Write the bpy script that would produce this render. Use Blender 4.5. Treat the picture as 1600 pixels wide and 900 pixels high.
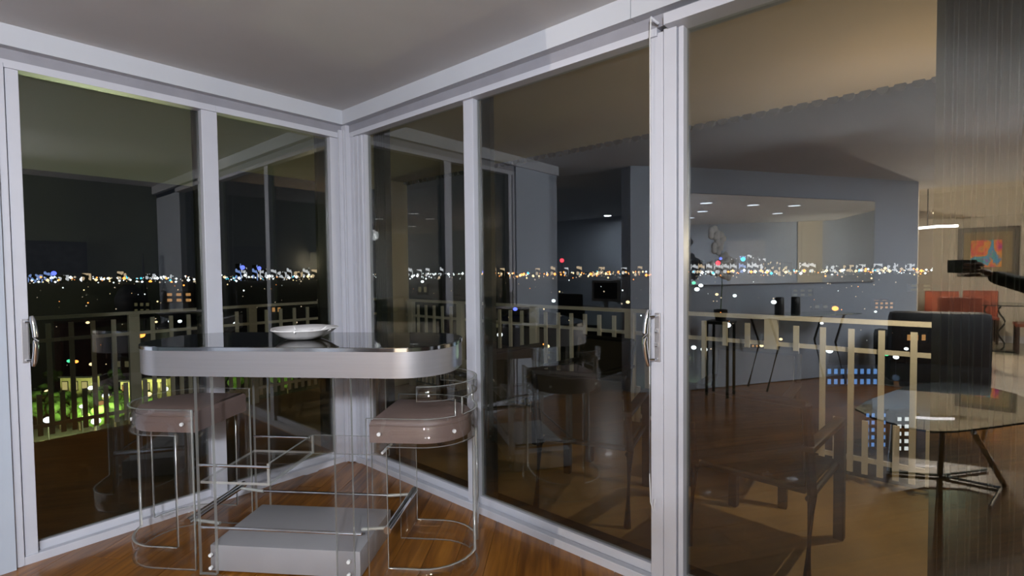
import bpy, bmesh, math, random
from mathutils import Vector, Matrix
random.seed(7)
sc = bpy.context.scene
for o in list(bpy.data.objects): bpy.data.objects.remove(o)
PI = math.pi
# ---------------------------------------------------------------- camera
F, YAW, PIT, ROL = 785.51, 0.70965239, 0.03338945, -0.01046283
CX, CY, CH = 3.33123, -2.02485, 1.38974
fw = Vector((-math.sin(YAW)*math.cos(PIT), math.cos(YAW)*math.cos(PIT), -math.sin(PIT)))
r0 = Vector((math.cos(YAW), math.sin(YAW), 0)); u0 = r0.cross(fw)
rt = r0*math.cos(ROL)+u0*math.sin(ROL); up = -r0*math.sin(ROL)+u0*math.cos(ROL)
CAM = Vector((CX, CY, CH))
cd = bpy.data.cameras.new('camera'); cam = bpy.data.objects.new('camera', cd); sc.collection.objects.link(cam)
cd.sensor_width = 36; cd.lens = F/1600*36; cd.clip_start = 0.02; cd.clip_end = 20000
M3 = Matrix((rt, up, -fw)).transposed()
cam.matrix_world = Matrix.Translation(CAM) @ M3.to_4x4()
sc.camera = cam
# ---------------------------------------------------------------- world (night sky)
w = bpy.data.worlds.new('night_sky'); sc.world = w; w.use_nodes = True
nt = w.node_tree; nt.nodes.clear()
out = nt.nodes.new('ShaderNodeOutputWorld'); bg = nt.nodes.new('ShaderNodeBackground')
tc = nt.nodes.new('ShaderNodeTexCoord'); sx = nt.nodes.new('ShaderNodeSeparateXYZ'); cr = nt.nodes.new('ShaderNodeValToRGB')
nt.links.new(tc.outputs['Generated'], sx.inputs[0]); nt.links.new(sx.outputs['Z'], cr.inputs[0])
e = cr.color_ramp.elements
e[0].position = 0.0; e[0].color = (.016, .018, .024, 1); e[1].position = 0.45; e[1].color = (.005, .0065, .010, 1)
nt.links.new(cr.outputs[0], bg.inputs[0]); bg.inputs[1].default_value = 1.0
nt.links.new(bg.outputs[0], out.inputs[0])
# ---------------------------------------------------------------- render settings allowed to a scene
sc.view_settings.view_transform = 'Standard'; sc.view_settings.look = 'None'
sc.view_settings.exposure = 0.0; sc.view_settings.gamma = 1.0; sc.view_settings.use_curve_mapping = False
sc.cycles.use_denoising = True
sc.cycles.max_bounces = 12; sc.cycles.transparent_max_bounces = 48; sc.cycles.glossy_bounces = 6; sc.cycles.diffuse_bounces = 3
sc.cycles.sample_clamp_indirect = 4.0; sc.cycles.caustics_reflective = False; sc.cycles.caustics_refractive = False
# ---------------------------------------------------------------- lights (ceiling downlights and the rest)
def area(name, loc, size, power, col, rot=(0, 0, 0), spread=180):
    l = bpy.data.lights.new(name, 'AREA'); l.shape = 'DISK'; l.size = size; l.energy = power; l.color = col; l.spread = math.radians(spread)
    o = bpy.data.objects.new(name, l); sc.collection.objects.link(o); o.location = loc; o.rotation_euler = rot; return o
COOL = (0.86, 0.92, 1.0); WARM = (1.0, .87, .72)
DOWN = [(4.44, -4.12), (5.76, -4.22), (6.99, -4.10), (5.0, -4.99), (5.34, -5.76), (6.66, -5.81)]
LIVING = []
for (x, y) in DOWN: area('downlight_lamp', (x, y, 2.535), .20, 62, COOL)
for (x, y) in LIVING: area('living_lamp', (x, y, 2.535), .16, 46, COOL)
area('study_lamp', (-2.05, -7.24, 2.535), .14, 30, COOL)
def point(name, loc, power, col, r=.05):
    l = bpy.data.lights.new(name, 'POINT'); l.energy = power; l.color = col; l.shadow_soft_size = r
    o = bpy.data.objects.new(name, l); sc.collection.objects.link(o); o.location = loc; return o
point('dining_lamp', (3.40, -8.62, 1.93), 620, WARM, 0)
point('corner_fill_point', (4.12, -2.98, 2.02), 85, (.90, .93, 1.0), .05)  # unseen lamp added to brighten the window corner
sp = bpy.data.lights.new('corner_fill_spot', 'SPOT'); sp.energy = 440; sp.color = (.90, .93, 1.0); sp.shadow_soft_size = .09; sp.spot_size = math.radians(92); sp.spot_blend = .9  # added spot that lifts the header and frames in the corner
so = bpy.data.objects.new('corner_fill_spot', sp); sc.collection.objects.link(so); so.location = (4.10, -2.96, 2.04)
so.rotation_euler = (Vector((.1, -.75, 1.9))-so.location).to_track_quat('-Z', 'Y').to_euler()
point('door_fill', (8.3, -7.12, 1.9), 60, (1.0, .86, .66), 0)  # unseen fill added to brighten the cream panel in the mirror
point('balcony_fill', (3.27, 1.55, 1.55), 46, (1.0, .83, .60), 0)  # added fill for railing and soffit, hidden behind the slats
point('balcony_fill', (-1.2, -2.75, 2.0), 5, (1.0, .80, .50), 0)  # weak added fill for the left run of the balcony

# ---------------------------------------------------------------- helpers
def ray(px, py): return fw + rt*((px-800)/F) - up*((py-450)/F)
def at(px, py, ax, v):
    d = ray(px, py); return CAM + d*((v-CAM[ax])/d[ax])
YG = .06
def rv(px, py, zd):                 # a thing seen mirrored in the right hand glass, zd metres deep along the view
    q = CAM + ray(px, py)*zd; return Vector((q.x, 2*YG-q.y, q.z))
def rvy(px, py, y):                 # same, for a point on the real plane y
    q = at(px, py, 1, 2*YG-y); return Vector((q.x, y, q.z))

def link(o, parent=None):
    sc.collection.objects.link(o)
    if parent is not None: o.parent = parent
    return o
def mk(name, bm, mat, parent=None, smooth=False, loc=None, rz=0):
    me = bpy.data.meshes.new(name); bmesh.ops.recalc_face_normals(bm, faces=bm.faces[:]); bm.to_mesh(me); bm.free()
    for m in (mat if isinstance(mat, (list, tuple)) else [mat]): me.materials.append(m)
    if smooth:
        for p in me.polygons: p.use_smooth = True
        if smooth != 'all': me.set_sharp_from_angle(angle=math.radians(35))
    o = bpy.data.objects.new(name, me); link(o, parent)
    if loc is not None: o.location = loc
    o.rotation_euler.z = rz
    return o
def thing(name, label, cat, loc=(0, 0, 0), rz=0, group=None):
    o = bpy.data.objects.new(name, None); o.empty_display_size = .1; link(o); o.location = loc; o.rotation_euler.z = rz
    o['label'] = label; o['category'] = cat
    if group: o['group'] = group
    return o
def tag(o, label, cat, group=None, kind=None):
    o['label'] = label; o['category'] = cat
    if group: o['group'] = group
    if kind: o['kind'] = kind
    return o
def struct(o, label=None):
    o['kind'] = 'structure'
    if label: o['label'] = label
    return o
def dup(root, loc=None, rz=None, label=None):
    r = root.copy(); sc.collection.objects.link(r)
    if loc is not None: r.location = loc
    if rz is not None: r.rotation_euler.z = rz
    if label: r['label'] = label
    for ch in list(root.children):
        c = ch.copy(); sc.collection.objects.link(c); c.parent = r
        for g in list(ch.children):
            d = g.copy(); sc.collection.objects.link(d); d.parent = c
    return r
def NB(): return bmesh.new()
def box(bm, c, s, rz=0, bev=0, mat=0, M=None):
    r = bmesh.ops.create_cube(bm, size=1.0); vs = r['verts']
    T = Matrix.Translation(Vector(c)) @ Matrix.Rotation(rz, 4, 'Z') @ Matrix.Diagonal((*s, 1))
    if M is not None: T = Matrix.Translation(Vector(c)) @ M.to_4x4() @ Matrix.Diagonal((*s, 1))
    bmesh.ops.transform(bm, matrix=T, verts=vs)
    fs = list({f for v in vs for f in v.link_faces})
    for f in fs: f.material_index = mat
    if bev:
        es = list({e for f in fs for e in f.edges})
        bmesh.ops.bevel(bm, geom=es, offset=bev, segments=2, affect='EDGES', profile=.6)
    return bm
def bx(x0, x1, y0, y1, z0, z1, bev=0, bm=None):
    return box(bm or NB(), ((x0+x1)/2, (y0+y1)/2, (z0+z1)/2), (abs(x1-x0), abs(y1-y0), abs(z1-z0)), bev=bev)
def tube(bm, pts, r, seg=10, cap=True, rs=None):
    pts = [Vector(p) for p in pts]; rings = []
    for i, p in enumerate(pts):
        if i == 0: t = pts[1]-p
        elif i == len(pts)-1: t = p-pts[i-1]
        else: t = (pts[i+1]-p).normalized()+(p-pts[i-1]).normalized()
        t.normalize()
        a = t.cross(Vector((0, 0, 1)))
        if a.length < 1e-3: a = t.cross(Vector((0, 1, 0)))
        a.normalize(); b = t.cross(a)
        rr = rs[i] if rs else r
        rings.append([bm.verts.new(p+(a*math.cos(2*PI*k/seg)+b*math.sin(2*PI*k/seg))*rr) for k in range(seg)])
    for A, B in zip(rings, rings[1:]):
        for k in range(seg): bm.faces.new((A[k], A[(k+1) % seg], B[(k+1) % seg], B[k]))
    if cap: bm.faces.new(rings[0][::-1]); bm.faces.new(rings[-1])
    return bm
def lathe(bm, prof, seg=28, c=(0, 0, 0), fr=None):
    rings = []
    for (r, z) in prof:
        rings.append([bm.verts.new((c[0]+r*(fr(2*PI*k/seg) if fr else 1)*math.cos(2*PI*k/seg), c[1]+r*(fr(2*PI*k/seg) if fr else 1)*math.sin(2*PI*k/seg), c[2]+z)) for k in range(seg)])
    for A, B in zip(rings, rings[1:]):
        for k in range(seg): bm.faces.new((A[k], A[(k+1) % seg], B[(k+1) % seg], B[k]))
    bm.faces.new(rings[0][::-1]); bm.faces.new(rings[-1])
    return bm
def prism(bm, pts, z0, z1, side=0, cap=0):
    a = [bm.verts.new((p[0], p[1], z0)) for p in pts]; b = [bm.verts.new((p[0], p[1], z1)) for p in pts]
    n = len(pts)
    f = bm.faces.new(a[::-1]); f.material_index = cap
    f = bm.faces.new(b); f.material_index = cap
    for i in range(n):
        f = bm.faces.new((a[i], a[(i+1) % n], b[(i+1) % n], b[i])); f.material_index = side
    return bm
def rrect(hx, hy, r, n=8):
    P = []
    for (cx, cy, a0) in ((hx-r, hy-r, 0), (-hx+r, hy-r, 90), (-hx+r, -hy+r, 180), (hx-r, -hy+r, 270)):
        for k in range(n+1):
            a = math.radians(a0+90*k/n); P.append((cx+r*math.cos(a), cy+r*math.sin(a)))
    return P

# ---------------------------------------------------------------- materials
def nodes(name):
    m = bpy.data.materials.new(name); m.use_nodes = True; t = m.node_tree; t.nodes.clear()
    o = t.nodes.new('ShaderNodeOutputMaterial'); return m, t, o
def pbr(name, col, rough=.5, metal=0, spec=.5, noise=0, nscale=8, bump=0, bscale=40, stretch=None, col2=None):
    m, t, o = nodes(name); b = t.nodes.new('ShaderNodeBsdfPrincipled'); t.links.new(b.outputs[0], o.inputs[0])
    b.inputs['Base Color'].default_value = (*col, 1); b.inputs['Roughness'].default_value = rough
    b.inputs['Metallic'].default_value = metal; b.inputs['Specular IOR Level'].default_value = spec
    tc = t.nodes.new('ShaderNodeTexCoord'); mp = t.nodes.new('ShaderNodeMapping'); t.links.new(tc.outputs['Object'], mp.inputs[0])
    if stretch: mp.inputs['Scale'].default_value = stretch
    if noise or col2:
        n = t.nodes.new('ShaderNodeTexNoise'); n.inputs['Scale'].default_value = nscale; n.inputs['Detail'].default_value = 5
        t.links.new(mp.outputs[0], n.inputs['Vector'])
        mx = t.nodes.new('ShaderNodeMix'); mx.data_type = 'RGBA'
        c2 = col2 or tuple(c*(1-noise) for c in col)
        mx.inputs[6].default_value = (*col, 1); mx.inputs[7].default_value = (*c2, 1)
        rp = t.nodes.new('ShaderNodeMapRange'); rp.inputs[1].default_value = .35; rp.inputs[2].default_value = .65
        t.links.new(n.outputs['Fac'], rp.inputs[0]); t.links.new(rp.outputs[0], mx.inputs[0]); t.links.new(mx.outputs[2], b.inputs['Base Color'])
    if bump:
        n2 = t.nodes.new('ShaderNodeTexNoise'); n2.inputs['Scale'].default_value = bscale; n2.inputs['Detail'].default_value = 4
        t.links.new(mp.outputs[0], n2.inputs['Vector'])
        bp = t.nodes.new('ShaderNodeBump'); bp.inputs['Strength'].default_value = bump; bp.inputs['Distance'].default_value = .01
        t.links.new(n2.outputs['Fac'], bp.inputs['Height']); t.links.new(bp.outputs[0], b.inputs['Normal'])
    return m
def emis(name, col, s):
    m, t, o = nodes(name); e = t.nodes.new('ShaderNodeEmission'); e.inputs[0].default_value = (*col, 1); e.inputs[1].default_value = s
    t.links.new(e.outputs[0], o.inputs[0]); m.cycles.emission_sampling = 'NONE'; return m
def thin_glass(name, tint, base, edge=.9, power=5, rough=0.0, gcol=(1, 1, 1)):
    """pane: straight see-through plus mirror reflection that rises towards grazing view"""
    m, t, o = nodes(name)
    tr = t.nodes.new('ShaderNodeBsdfTransparent'); tr.inputs[0].default_value = (*tint, 1)
    gl = t.nodes.new('ShaderNodeBsdfAnisotropic'); gl.inputs['Roughness'].default_value = rough; gl.inputs[0].default_value = (*gcol, 1)
    lw = t.nodes.new('ShaderNodeLayerWeight'); lw.inputs[0].default_value = .5
    pw = t.nodes.new('ShaderNodeMath'); pw.operation = 'POWER'; pw.inputs[1].default_value = power
    mr = t.nodes.new('ShaderNodeMapRange'); mr.inputs[3].default_value = base; mr.inputs[4].default_value = edge
    t.links.new(lw.outputs['Facing'], pw.inputs[0]); t.links.new(pw.outputs[0], mr.inputs[0])
    mx = t.nodes.new('ShaderNodeMixShader'); t.links.new(mr.outputs[0], mx.inputs[0])
    t.links.new(tr.outputs[0], mx.inputs[1]); t.links.new(gl.outputs[0], mx.inputs[2]); t.links.new(mx.outputs[0], o.inputs[0])
    return m
def wood(name, seed=0, rot=0.0):
    m, t, o = nodes(name); b = t.nodes.new('ShaderNodeBsdfPrincipled'); t.links.new(b.outputs[0], o.inputs[0])
    tc = t.nodes.new('ShaderNodeTexCoord'); mp = t.nodes.new('ShaderNodeMapping'); mp.inputs['Rotation'].default_value = (0, 0, -rot)
    oi = t.nodes.new('ShaderNodeObjectInfo')
    cb = t.nodes.new('ShaderNodeVectorMath'); cb.operation = 'ADD'
    sc_ = t.nodes.new('ShaderNodeVectorMath'); sc_.operation = 'SCALE'; sc_.inputs['Scale'].default_value = 37
    t.links.new(oi.outputs['Random'], sc_.inputs[0])
    t.links.new(tc.outputs['Object'], mp.inputs[0]); t.links.new(mp.outputs[0], cb.inputs[0]); t.links.new(sc_.outputs[0], cb.inputs[1])
    st = t.nodes.new('ShaderNodeMapping'); st.inputs['Scale'].default_value = (1.3, 14, 1); t.links.new(cb.outputs[0], st.inputs[0])
    n = t.nodes.new('ShaderNodeTexNoise'); n.inputs['Scale'].default_value = 2.2; n.inputs['Detail'].default_value = 6; n.inputs['Distortion'].default_value = .6
    t.links.new(st.outputs[0], n.inputs['Vector'])
    r = t.nodes.new('ShaderNodeValToRGB'); t.links.new(n.outputs['Fac'], r.inputs[0])
    r.color_ramp.elements[0].position = .3; r.color_ramp.elements[0].color = (.13, .044, .006, 1)
    r.color_ramp.elements[1].position = .72; r.color_ramp.elements[1].color = (.34, .135, .020, 1)
    hs = t.nodes.new('ShaderNodeHueSaturation'); mr = t.nodes.new('ShaderNodeMapRange'); mr.inputs[3].default_value = .78; mr.inputs[4].default_value = 1.18
    t.links.new(oi.outputs['Random'], mr.inputs[0]); t.links.new(mr.outputs[0], hs.inputs['Value']); t.links.new(r.outputs[0], hs.inputs['Color'])
    t.links.new(hs.outputs[0], b.inputs['Base Color']); b.inputs['Roughness'].default_value = .28; b.inputs['Coat Weight'].default_value = .3
    return m
VD = math.radians(124.9)
M = dict(
    white=pbr('white_aluminium', (.55, .56, .62), .4, noise=.03),
    groove=pbr('grey_track_aluminium', (.30, .30, .34), .45, noise=.1),
    valance=pbr('white_header_paint', (.53, .55, .60), .5, noise=.03, nscale=3),
    ceil=pbr('ceiling_paint', (.62, .61, .61), .85, noise=.06, nscale=2, bump=.05),
    wall=pbr('pale_wall_paint', (.45, .50, .58), .8, noise=.04, nscale=2),
    olive=pbr('shade_toned_olive_wall', (.15, .17, .10), .8, noise=.12, nscale=3),  # dark tone stands in for the wall being unlit
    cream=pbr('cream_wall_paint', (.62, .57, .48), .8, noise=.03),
    wood=wood('oiled_wood_floor', rot=VD),
    tile=pbr('cream_floor_tile', (.55, .47, .36), .12, noise=.12, nscale=3),
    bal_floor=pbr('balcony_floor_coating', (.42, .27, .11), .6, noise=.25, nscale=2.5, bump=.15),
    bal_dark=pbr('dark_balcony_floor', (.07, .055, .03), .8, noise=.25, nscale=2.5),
    bal_ceil=pbr('balcony_soffit_paint', (.48, .36, .235), .8, noise=.08, nscale=1.5),
    rail=pbr('cream_railing_paint', (.80, .74, .62), .45, noise=.05),
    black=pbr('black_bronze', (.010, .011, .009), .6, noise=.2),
    slat=pbr('dark_blind_vinyl', (.016, .016, .011), .7, noise=.25),
    chrome=pbr('polished_chrome', (.85, .87, .9), .12, 1, noise=.02),
    silver=pbr('brushed_silver', (.42, .41, .43), .34, .65, noise=.05, nscale=3, stretch=(1, 1, 30)),
    basep=pbr('silver_laminate', (.33, .325, .34), .3, .15, noise=.04),
    mauve=pbr('mauve_vinyl', (.165, .115, .10), .5, noise=.1, nscale=4, bump=.1, bscale=90),
    china=pbr('white_china', (.88, .86, .86), .2, noise=.02),
    patio=pbr('dark_patio_metal', (.012, .011, .008), .5, noise=.2),
    sling=pbr('dark_olive_sling_fabric', (.040, .031, .017), .9, noise=.2, nscale=20, bump=.2, bscale=200),
    leather=pbr('black_leather', (.012, .012, .013), .5, noise=.2, bump=.1),
    redwood=pbr('red_brown_wood', (.30, .075, .035), .4, col2=(.18, .04, .02), nscale=5, stretch=(1, 1, .3)),
    brown=pbr('dark_brown_wood', (.06, .028, .016), .4, noise=.3, nscale=5),
    plastic=pbr('black_plastic', (.012, .012, .013), .35, noise=.05),
    skin=pbr('skin', (.30, .17, .11), .5, noise=.08, nscale=30),
    cloth=pbr('dark_green_grey_cloth', (.12, .12, .09), .9, noise=.2, nscale=30, bump=.3, bscale=150),
    trouser=pbr('dark_trouser_cloth', (.02, .02, .024), .9, noise=.2, nscale=30),
    hair=pbr('dark_hair', (.015, .011, .009), .7, noise=.3, nscale=60),
    ground=pbr('night_ground', (.018, .020, .016), .95, noise=.5, nscale=.02),
    bldg=pbr('dark_city_concrete', (.05, .05, .055), .9, noise=.3, nscale=.05),
    pale=pbr('pale_yellow_render', (.70, .62, .30), .8, noise=.1, nscale=.3),
    leaf=pbr('green_leaf', (.075, .16, .025), .8, noise=.5, nscale=.6),
    trunk=pbr('tree_bark', (.08, .06, .04), .9, noise=.3),
    pave=pbr('pale_paving', (.35, .33, .22), .8, noise=.2, nscale=.2),
    artframe=pbr('brown_picture_frame', (.045, .035, .022), .5, noise=.2),
    mat_=pbr('olive_picture_mount', (.17, .135, .075), .8, noise=.1),
    darkart=pbr('dark_mottled_print', (.012, .013, .012), .7, col2=(.045, .045, .05), nscale=14),
    cord=pbr('white_cord', (.75, .76, .76), .6, noise=.02),
)
M['pane'] = thin_glass('window_glass', (.72, .73, .70), .108, .75, 6.0)
M['acryl'] = thin_glass('clear_acrylic_face', (.965, .965, .965), .035, .75, 4.0)
def acryl_edge():
    m, t, o = nodes('clear_acrylic_edge')
    tr = t.nodes.new('ShaderNodeBsdfTransparent'); tr.inputs[0].default_value = (.80, .83, .80, 1)
    df = t.nodes.new('ShaderNodeBsdfDiffuse'); df.inputs[0].default_value = (.75, .77, .73, 1)
    gl = t.nodes.new('ShaderNodeBsdfAnisotropic'); gl.inputs['Roughness'].default_value = .15
    m1 = t.nodes.new('ShaderNodeMixShader'); m1.inputs[0].default_value = .5
    t.links.new(df.outputs[0], m1.inputs[1]); t.links.new(gl.outputs[0], m1.inputs[2])
    m2 = t.nodes.new('ShaderNodeMixShader'); m2.inputs[0].default_value = .55
    t.links.new(tr.outputs[0], m2.inputs[1]); t.links.new(m1.outputs[0], m2.inputs[2]); t.links.new(m2.outputs[0], o.inputs[0])
    return m
M['edge'] = acryl_edge()
M['smoke'] = thin_glass('smoked_table_glass', (.10, .11, .11), .16, .85, 2.2)
M['tglass'] = thin_glass('clear_table_glass', (.70, .80, .74), .42, .9, 3)
M['mirror'] = thin_glass('wall_mirror', (0, 0, 0), 1.0, 1.0, 1, gcol=(.80, .86, .92))
M['lamp'] = emis('lamp_lens', (.50, .78, 1.0), 60)
M['tube'] = emis('pendant_tube', (1.0, .93, .95), 30)
M['screen'] = emis('monitor_glow', (.5, .6, .8), .18)
ACR = [M['acryl'], M['edge']]

def aslab(bm, c, s, M_=None):
    """acrylic slab: the two broad faces clear (slot 0), the thin rim faces the lit edge (slot 1)"""
    r = bmesh.ops.create_cube(bm, size=1.0); vs = r['verts']; k = min(range(3), key=lambda i: s[i])
    for f in {f for v in vs for f in v.link_faces}: f.material_index = 0 if abs(f.normal[k]) > .5 else 1
    T = Matrix.Translation(Vector(c)) @ (M_.to_4x4() if M_ else Matrix.Identity(4)) @ Matrix.Diagonal((*s, 1))
    bmesh.ops.transform(bm, matrix=T, verts=vs); return bm

# ================================================================ ROOM SHELL
ZB = -.08                                   # balcony floor
floor = struct(mk('floor', bx(-.02, 9.2, -10.8, .0, -.20, -.008), M['wood']), 'warm orange-brown oiled wood floor')
# planks laid diagonally, clipped to the living corner
def clip(poly, n, d):
    o = []
    for i in range(len(poly)):
        a, b = poly[i], poly[(i+1) % len(poly)]; da = a[0]*n[0]+a[1]*n[1]-d; db = b[0]*n[0]+b[1]*n[1]-d
        if da <= 0: o.append(a)
        if da*db < 0:
            t = da/(da-db); o.append((a[0]+(b[0]-a[0])*t, a[1]+(b[1]-a[1])*t))
    return o
pu = (math.cos(VD), math.sin(VD)); pv = (-pu[1], pu[0])
PW, PL = .15, 1.5
for i in range(-40, 45):
    off = random.random()*PL
    for k in range(-6, 7):
        a0 = k*PL+off; b0 = i*PW
        q = [(pu[0]*a+pv[0]*b, pu[1]*a+pv[1]*b) for a, b in ((a0, b0), (a0+PL-.0025, b0), (a0+PL-.0025, b0+PW-.0025), (a0, b0+PW-.0025))]
        for n, d in (((-1, 0), 0), ((1, 0), 4.5), ((0, 1), 0), ((0, -1), 3.3)): 
            q = clip(q, n, d) if q else q
        if len(q) < 3: continue
        ar = abs(sum(q[j][0]*q[(j+1) % len(q)][1]-q[(j+1) % len(q)][0]*q[j][1] for j in range(len(q))))/2
        if ar < .004: continue
        mk('plank', prism(NB(), q, -.008, random.uniform(-.0006, .0)), M['wood'], floor)
fd = struct(mk('floor', bx(2.6, 9.2, -10.8, -5.2, -.006, -.0045), M['groove']), 'cream polished tile floor of the dining end')
for i in range(4):
    for j in range(9):
        x0 = 2.7+.6*i; y0 = -10.6+.6*j
        mk('tile', bx(x0, x0+.596, y0, y0+.596, -.0045, 0), M['tile'], fd)
mk('tile_field', bx(5.1, 9.1, -10.6, -5.2, -.0045, 0), M['tile'], fd)

ceiling = struct(mk('ceiling', bx(-4.2, 9.2, -7.6, .30, 2.55, 2.70), M['ceil']), 'flat pale grey ceiling')
ceiling2 = struct(mk('ceiling', bx(2.5, 9.2, -10.8, -7.6, 2.78, 2.9), M['cream']), 'raised cream ceiling over the dining end')
# solid walls
struct(mk('wall_left', bx(-.14, .02, -2.5, -1.79, 0, 2.55), M['wall']), 'white wall left of the sliding door')
struct(mk('wall_right', bx(4.5, 4.64, -3.2, .14, -.1, 2.55), M['olive']), 'olive side wall behind the camera, shade baked into its dark colour')
struct(mk('wall_front', bx(3.58, 4.6, 0.0, .14, -.1, 2.55), M['wall']), 'white wall beside the last sliding door')
struct(mk('wall_alcove', bx(4.6, 9.2, -3.3, -3.16, 0, 2.78), M['wall']))
struct(mk('wall_far', bx(9.0, 9.14, -10.8, -3.2, 0, 2.9), M['wall']))
struct(mk('wall_dining', bx(2.5, 9.2, -10.74, -10.6, 0, 2.9), M['cream']), 'cream wall at the end of the dining area')
struct(mk('trim_10', bx(2.96, 9, -10.6, -10.35, 2.30, 2.78), M['cream']), 'cream soffit along the dining wall')
struct(mk('baseboard_dining', bx(2.96, 9, -10.6, -10.585, 0, .12, bev=.003), M['valance']))
struct(mk('wall_study', bx(-4.2, .8, -8.2, -8.06, 0, 2.9), M['wall']))
struct(mk('wall_study_side', bx(-4.2, -4.06, -8.2, -2.4, 0, 2.9), M['wall']))
struct(mk('wall_study_front', bx(-4.2, .02, -2.5, -2.36, 0, 2.9), M['wall']))
struct(mk('wall_step', bx(2.5, 9.2, -7.64, -7.6, 2.55, 2.9), M['cream']))
A = Vector((1.081, -3.476, 0)); B = Vector((3.055, -6.694, 0)); P0 = Vector((.666, -3.004, 0))
def wallseg(name, a, b, z1, mat, th=.12, side=-1):
    t = (b-a).normalized(); n = Vector((t.y, -t.x, 0))*side
    return struct(mk(name, prism(NB(), [a, b, b+n*th, a+n*th], 0, z1), mat))
ww = wallseg('wall_mirror', A, B, 2.55, M['wall'], side=1)
wallseg('wall_pillar', P0, A, 2.55, M['wall'], side=1)
wallseg('wall_return', B, Vector((2.95, -10.6, 0)), 2.78, M['cream'], side=1)
wallseg('wall_hall', P0+Vector((-.02, -.05, 0)), Vector((.75, -8.1, 0)), 2.55, M['wall'], side=1)
# mirror on the diagonal wall
tdir = (B-A).normalized(); ndir = Vector((-tdir.y, tdir.x, 0))
if ndir.dot(CAM-A) < 0: ndir = -ndir
Rm = Matrix((tdir, ndir, Vector((0, 0, 1)))).transposed()
mr_ = thing('wall_mirror', 'wide frameless mirror hanging on the pale grey angled wall', 'mirror')
Lm = 2.92
box(bm := NB(), A+tdir*(Lm/2+.02)+ndir*.012+Vector((0, 0, 1.73)), (Lm, .02, 1.06), M=Rm); mk('backing', bm, M['groove'], mr_)
box(bm := NB(), A+tdir*(Lm/2+.02)+ndir*.026+Vector((0, 0, 1.73)), (Lm-.02, .006, 1.04), M=Rm); mk('mirror_glass', bm, M['mirror'], mr_)
# door, and cream panel standing in for a lit opening, on the far wall, seen in the mirror
d2 = struct(mk('door_4', bx(8.95, 9.0, -6.2, -5.1, 0, 2.2, bev=.006), M['wall']), 'pale grey flush door')
mk('door_panel', bx(8.93, 8.955, -6.1, -5.2, .1, 2.1, bev=.01), M['valance'], d2)
d3 = struct(mk('lit_opening_panel', bx(8.95, 9.0, -7.4, -6.85, 0, 2.55, bev=.006), M['cream']), 'tall cream panel standing in for a lit opening')
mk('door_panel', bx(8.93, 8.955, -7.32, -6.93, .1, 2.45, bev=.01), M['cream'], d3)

# header valance round both window walls, stepped
b_ = .05
def header():
    struct(mk('trim_1', bx(b_-.0, 1.0+1.31, -b_, .20, 2.452, 2.55), M['valance']), 'white header panel above the right hand doors')
    struct(mk('trim_2', bx(2.313, 4.5, -b_, .20, 2.452, 2.55), M['valance']), 'white header panel right of the seam')
    struct(mk('trim_3', bx(-.2, b_, -1.79, .20, 2.452, 2.55), M['valance']), 'white header panel above the left hand doors')
    struct(mk('trim_7', bx(.0, b_, -2.5, -1.79, 2.452, 2.55), M['valance']))
    struct(mk('trim_4', bx(-.02, 4.5, .0, .14, 2.402, 2.46), M['groove']), 'grey recessed strip under the right header')
    struct(mk('trim_5', bx(-.14, -.0, -1.79, .1, 2.402, 2.46), M['groove']), 'grey recessed strip under the left header')
header()
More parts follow.
